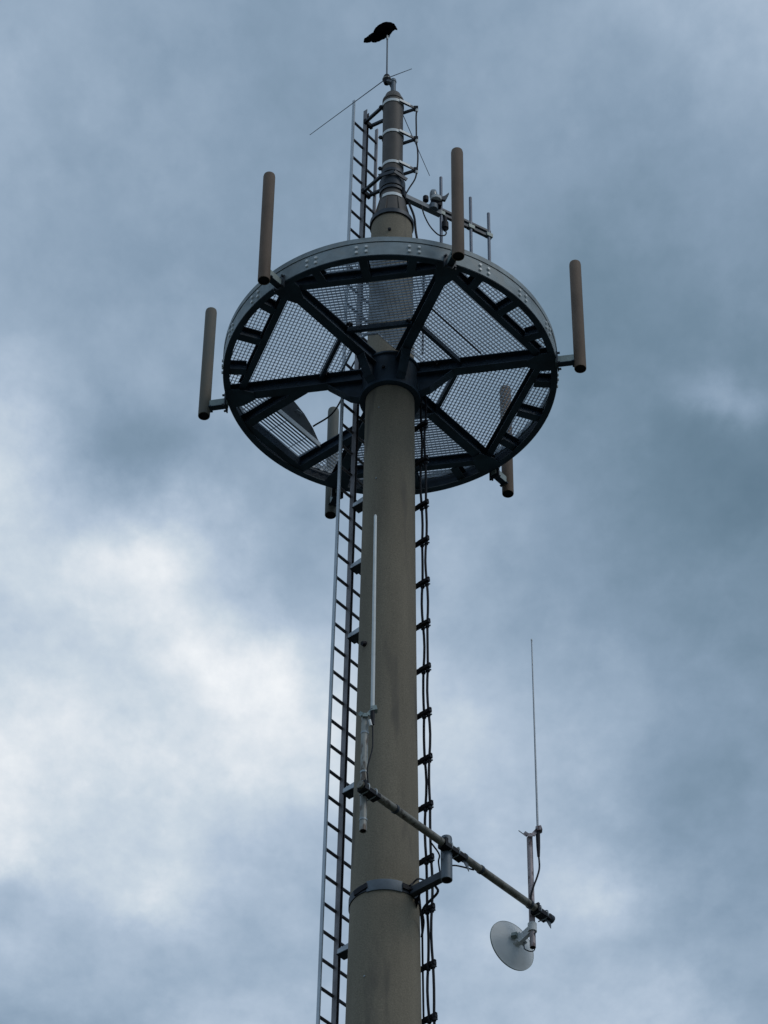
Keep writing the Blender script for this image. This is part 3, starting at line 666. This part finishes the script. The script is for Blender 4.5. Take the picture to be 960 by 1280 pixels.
# left pipe: top at image row 895, foot at 1035
lx, ly = LP.x-bn.x*.062+.035, LP.y-bn.y*.062+.042
t, _ = whip_mount('support_pipe', None, 16.58, 17.74, lx, ly, .029, 'pipe', 'pale stained upright pipe at the left end of the boom in front of the mast', 'upright pipes clamped to the boom')
for zz in (17.57, 17.16, 17.05, 16.68):
    b = B(); lathe(b, [(.0285, zz), (.0325, zz), (.0325, zz+.018), (.0285, zz+.018)], 18, (lx, ly, 0), closed=True); obj('pipe_band', b, 'band', t, True)
def clampset(tx_, px_, py_, z, ox, rad, label, grp):
    """V clamp across the pipe head carrying the whip at px+ox"""
    t = thing('antenna_clamp', label, 'clamp', (px_, py_, z), grp)
    b = B(); e1 = Vector((px_-.045, py_-.03, z+.02)); e2 = Vector((px_-.02, py_-.042, z-.012)); e3 = Vector((px_+.025, py_-.042, z-.012)); e4 = Vector((px_+ox, py_-.035, z+.05))
    for p_, q_ in ((e1, e2), (e2, e3), (e3, e4)): bar(b, p_, q_, .014, .035)
    obj('jaw', b, tx_, t)
    b = B(); bar(b, e4+Vector((-.012, .0, -.0)), e4+Vector((.035, 0, .012)), .05, .045); obj('holder', b, tx_, t)
    b = B(); tube(b, [e1+Vector((-.005, .02, 0)), e1+Vector((-.05, -.05, -.015))], .0045, 6); tube(b, [e4+Vector((-.01, -.03, 0)), e4+Vector((.03, .04, 0))], .008, 8); obj('bolt', b, 'band', t, True)
    return t
wx, wy = lx+.062, ly-.04
clampset('bracket', lx, ly, 17.75, .062, .02, 'pale clamp joining the thick white whip antenna to its pipe', 'clamps at the foot of whip antennas')
t = thing('whip_antenna', 'thick white whip antenna standing against the front of the concrete mast', 'antenna', (wx, wy, 17.74), 'whip antennas on the boom')
b = B(); tube(b, [(wx, wy, 17.78), (wx, wy, 18.7), (wx, wy, 19.98), (wx, wy, 19.995)], [.0165, .0155, .0125, .008], 14); obj('whip', b, 'whip', t, True)
b = B(); tube(b, [(wx, wy, 17.64), (wx, wy, 17.78)], [.015, .02], 12); obj('base_plug', b, 'black', t, True)
b = B(); tube(b, curve_pts([(wx, wy, 17.68), (wx+.004, wy, 17.52), (wx+.002, wy-.005, 17.38), (wx-.035, wy-.01, 17.18), (lx+.034, ly-.02, 17.05), (lx+.034, ly-.02, 16.97)]), .006, 8); obj('antenna_lead', b, 'black', t, True)
b = B(); tube(b, [(lx+.04, ly-.05, 17.68), (lx+.052, ly-.05, 17.62)], .012, 8); obj('earth_tag', b, 'clamp', t)

# right pipe, whip, dish
rx, ry = RP.x-bn.x*.062-.012, RP.y-bn.y*.062-.008
t, _ = whip_mount('support_pipe', None, 16.60, 17.74, rx, ry, .026, 'pipe_pink', 'rust streaked upright pipe at the right end of the boom', 'upright pipes clamped to the boom')
b = B(); lathe(b, [(.0265, 16.80), (.031, 16.80), (.031, 16.82), (.0265, 16.82)], 18, (rx, ry, 0), closed=True); obj('pipe_band', b, 'band', t, True)
clampset('pipe_pink', rx, ry, 17.75, .068, .02, 'rusty clamp joining the thin grey whip antenna to its pipe', 'clamps at the foot of whip antennas')
wx2, wy2 = rx+.070, ry-.03
t = thing('whip_antenna', 'very thin grey whip antenna rising into open sky right of the mast', 'antenna', (wx2, wy2, 17.8), 'whip antennas on the boom')
b = B(); tube(b, [(wx2, wy2, 17.78), (wx2, wy2, 18.8), (wx2, wy2, 19.95)], [.010, .0075, .0055], 8); obj('whip', b, 'whip_thin', t, True)
b = B(); tube(b, [(wx2, wy2, 19.95), (wx2, wy2, 19.97)], .008, 8); obj('whip_tip', b, 'whip', t, True)
b = B(); tube(b, [(wx2, wy2, 17.52), (wx2, wy2, 17.62), (wx2, wy2, 17.78)], [.012, .017, .02], 12); obj('base_plug', b, 'black', t, True)
b = B(); tube(b, curve_pts([(wx2, wy2, 17.55), (wx2+.004, wy2, 17.41), (wx2-.015, wy2-.01, 17.31), (rx+.02, ry-.04, 17.20), (rx-.005, ry-.036, 17.10), (rx-.018, ry-.034, 16.98)]), .008, 8); obj('antenna_lead', b, 'black', t, True)

DN = pol(1, 127)                                     # the way the dish faces
dc = Vector((rx, ry, 16.70))+DN*.22+Vector((-.03, -.02, .03))
di = thing('dish_antenna', 'small round pale grey dish antenna hanging below the right end of the boom', 'dish', (rx, ry, 16.66))
b = lathe(B(), [(0, -.058), (.05, -.056), (.10, -.048), (.15, -.034), (.19, -.016), (.222, 0), (.229, .002), (.229, .008), (.220, .008), (.19, -.008), (.15, -.026), (.10, -.040), (.05, -.048), (0, -.050)], 56)
rotm = DN.to_track_quat('Z', 'Y').to_matrix().to_4x4()
bmesh.ops.transform(b, verts=b.verts, matrix=Matrix.Translation(dc) @ rotm); obj('reflector', b, 'dish', di, True)
b = lathe(B(), [(.229, .000), (.2315, .000), (.2315, .011), (.229, .011)], 56, closed=True); bmesh.ops.transform(b, verts=b.verts, matrix=Matrix.Translation(dc) @ rotm); obj('dish_rim', b, 'bracket', di, True)
bk = dc-DN*.056
b = B(); tube(b, [bk+DN*.01, bk-DN*.05], [.045, .036], 18); hubo = obj('back_hub', b, 'dish', di, True)
b = B(); bar(b, bk-DN*.03+Vector((-.03, -.02, .02)), bk-DN*.05+Vector((-.055, -.035, .035)), .05, .05); obj('port_box', b, 'bracket', hubo)
b = B(); e = Vector((rx, ry, 16.80)); bar(b, bk-DN*.03, bk-DN*.06+Vector((.02, 0, .02)), .07, .09); bar(b, bk-DN*.055+Vector((.015, 0, .02)), e-DN*.02, .035, .07)
lathe(b, [(.027, 16.76), (.038, 16.76), (.038, 16.84), (.027, 16.84)], 18, (rx, ry, 0), closed=True); obj('mount_arm', b, 'dish', di)
b = B(); tube(b, curve_pts([bk-DN*.05+Vector((.03, 0, -.02)), bk-DN*.06+Vector((.03, -.01, -.11)), bk-DN*.07+Vector((.10, -.02, -.13)), Vector((rx+.02, ry-.03, 16.74))]), .005, 8); obj('lead', b, 'arm', di, True)
# loose cables about the boom and clamp
b = B(); c0 = BL+bd*(tc_-.25)
tube(b, curve_pts([c0+Vector((0, .06, -.03)), c0+bd*.08+Vector((0.02, .05, -.12)), PB-AR*.06+Vector((-.02, 0, 16.86)), PB-AR*.05+Vector((-.015, 0, 16.74))]), .007, 8)
tag(obj('boom_cable', b, 'black', None, True), 'thin black cable curving down behind the boom left of the stub', 'cable')
b = B(); tube(b, curve_pts([cpos(16.95, 1)+Vector((0, -.02, 0)), pol(m0+.05, -34, 16.85), pol(m0+.015, -42, 16.79), pol(m0+.03, -50, 16.74)]), .008, 8)
tag(obj('boom_cable', b, 'black', None, True), 'small black cable loop lying above the clamp arm against the mast', 'cable')
b = B(); tube(b, curve_pts([PB-AR*.12+Vector((0, .02, 16.66)), PB-AR*.10+Vector((.0, .02, 16.58)), pol(m0+.10, -36, 16.52), pol(m0+.05, -20, 16.46), pol(m0+.02, -10, 16.36)]), .011, 8)
tag(obj('boom_cable', b, 'black', None, True), 'thick black cable sagging under the clamp arm back to the cable run', 'cable')
b = B(); tube(b, curve_pts([PB+AR*.0+bd*.05+Vector((0, 0, 16.82)), PB+bd*.12+Vector((0, 0, 16.86)), PB+bd*.22+Vector((0, 0, 16.90)), PB+bd*.32+bn*.02+Vector((0, 0, 16.92))]), .007, 8)
tag(obj('boom_cable', b, 'black', None, True), 'short black cable linking the stub and the boom on its right', 'cable')

# ---------------------------------------------------------------- render
S.render.engine = 'CYCLES'
S.render.film_transparent = False
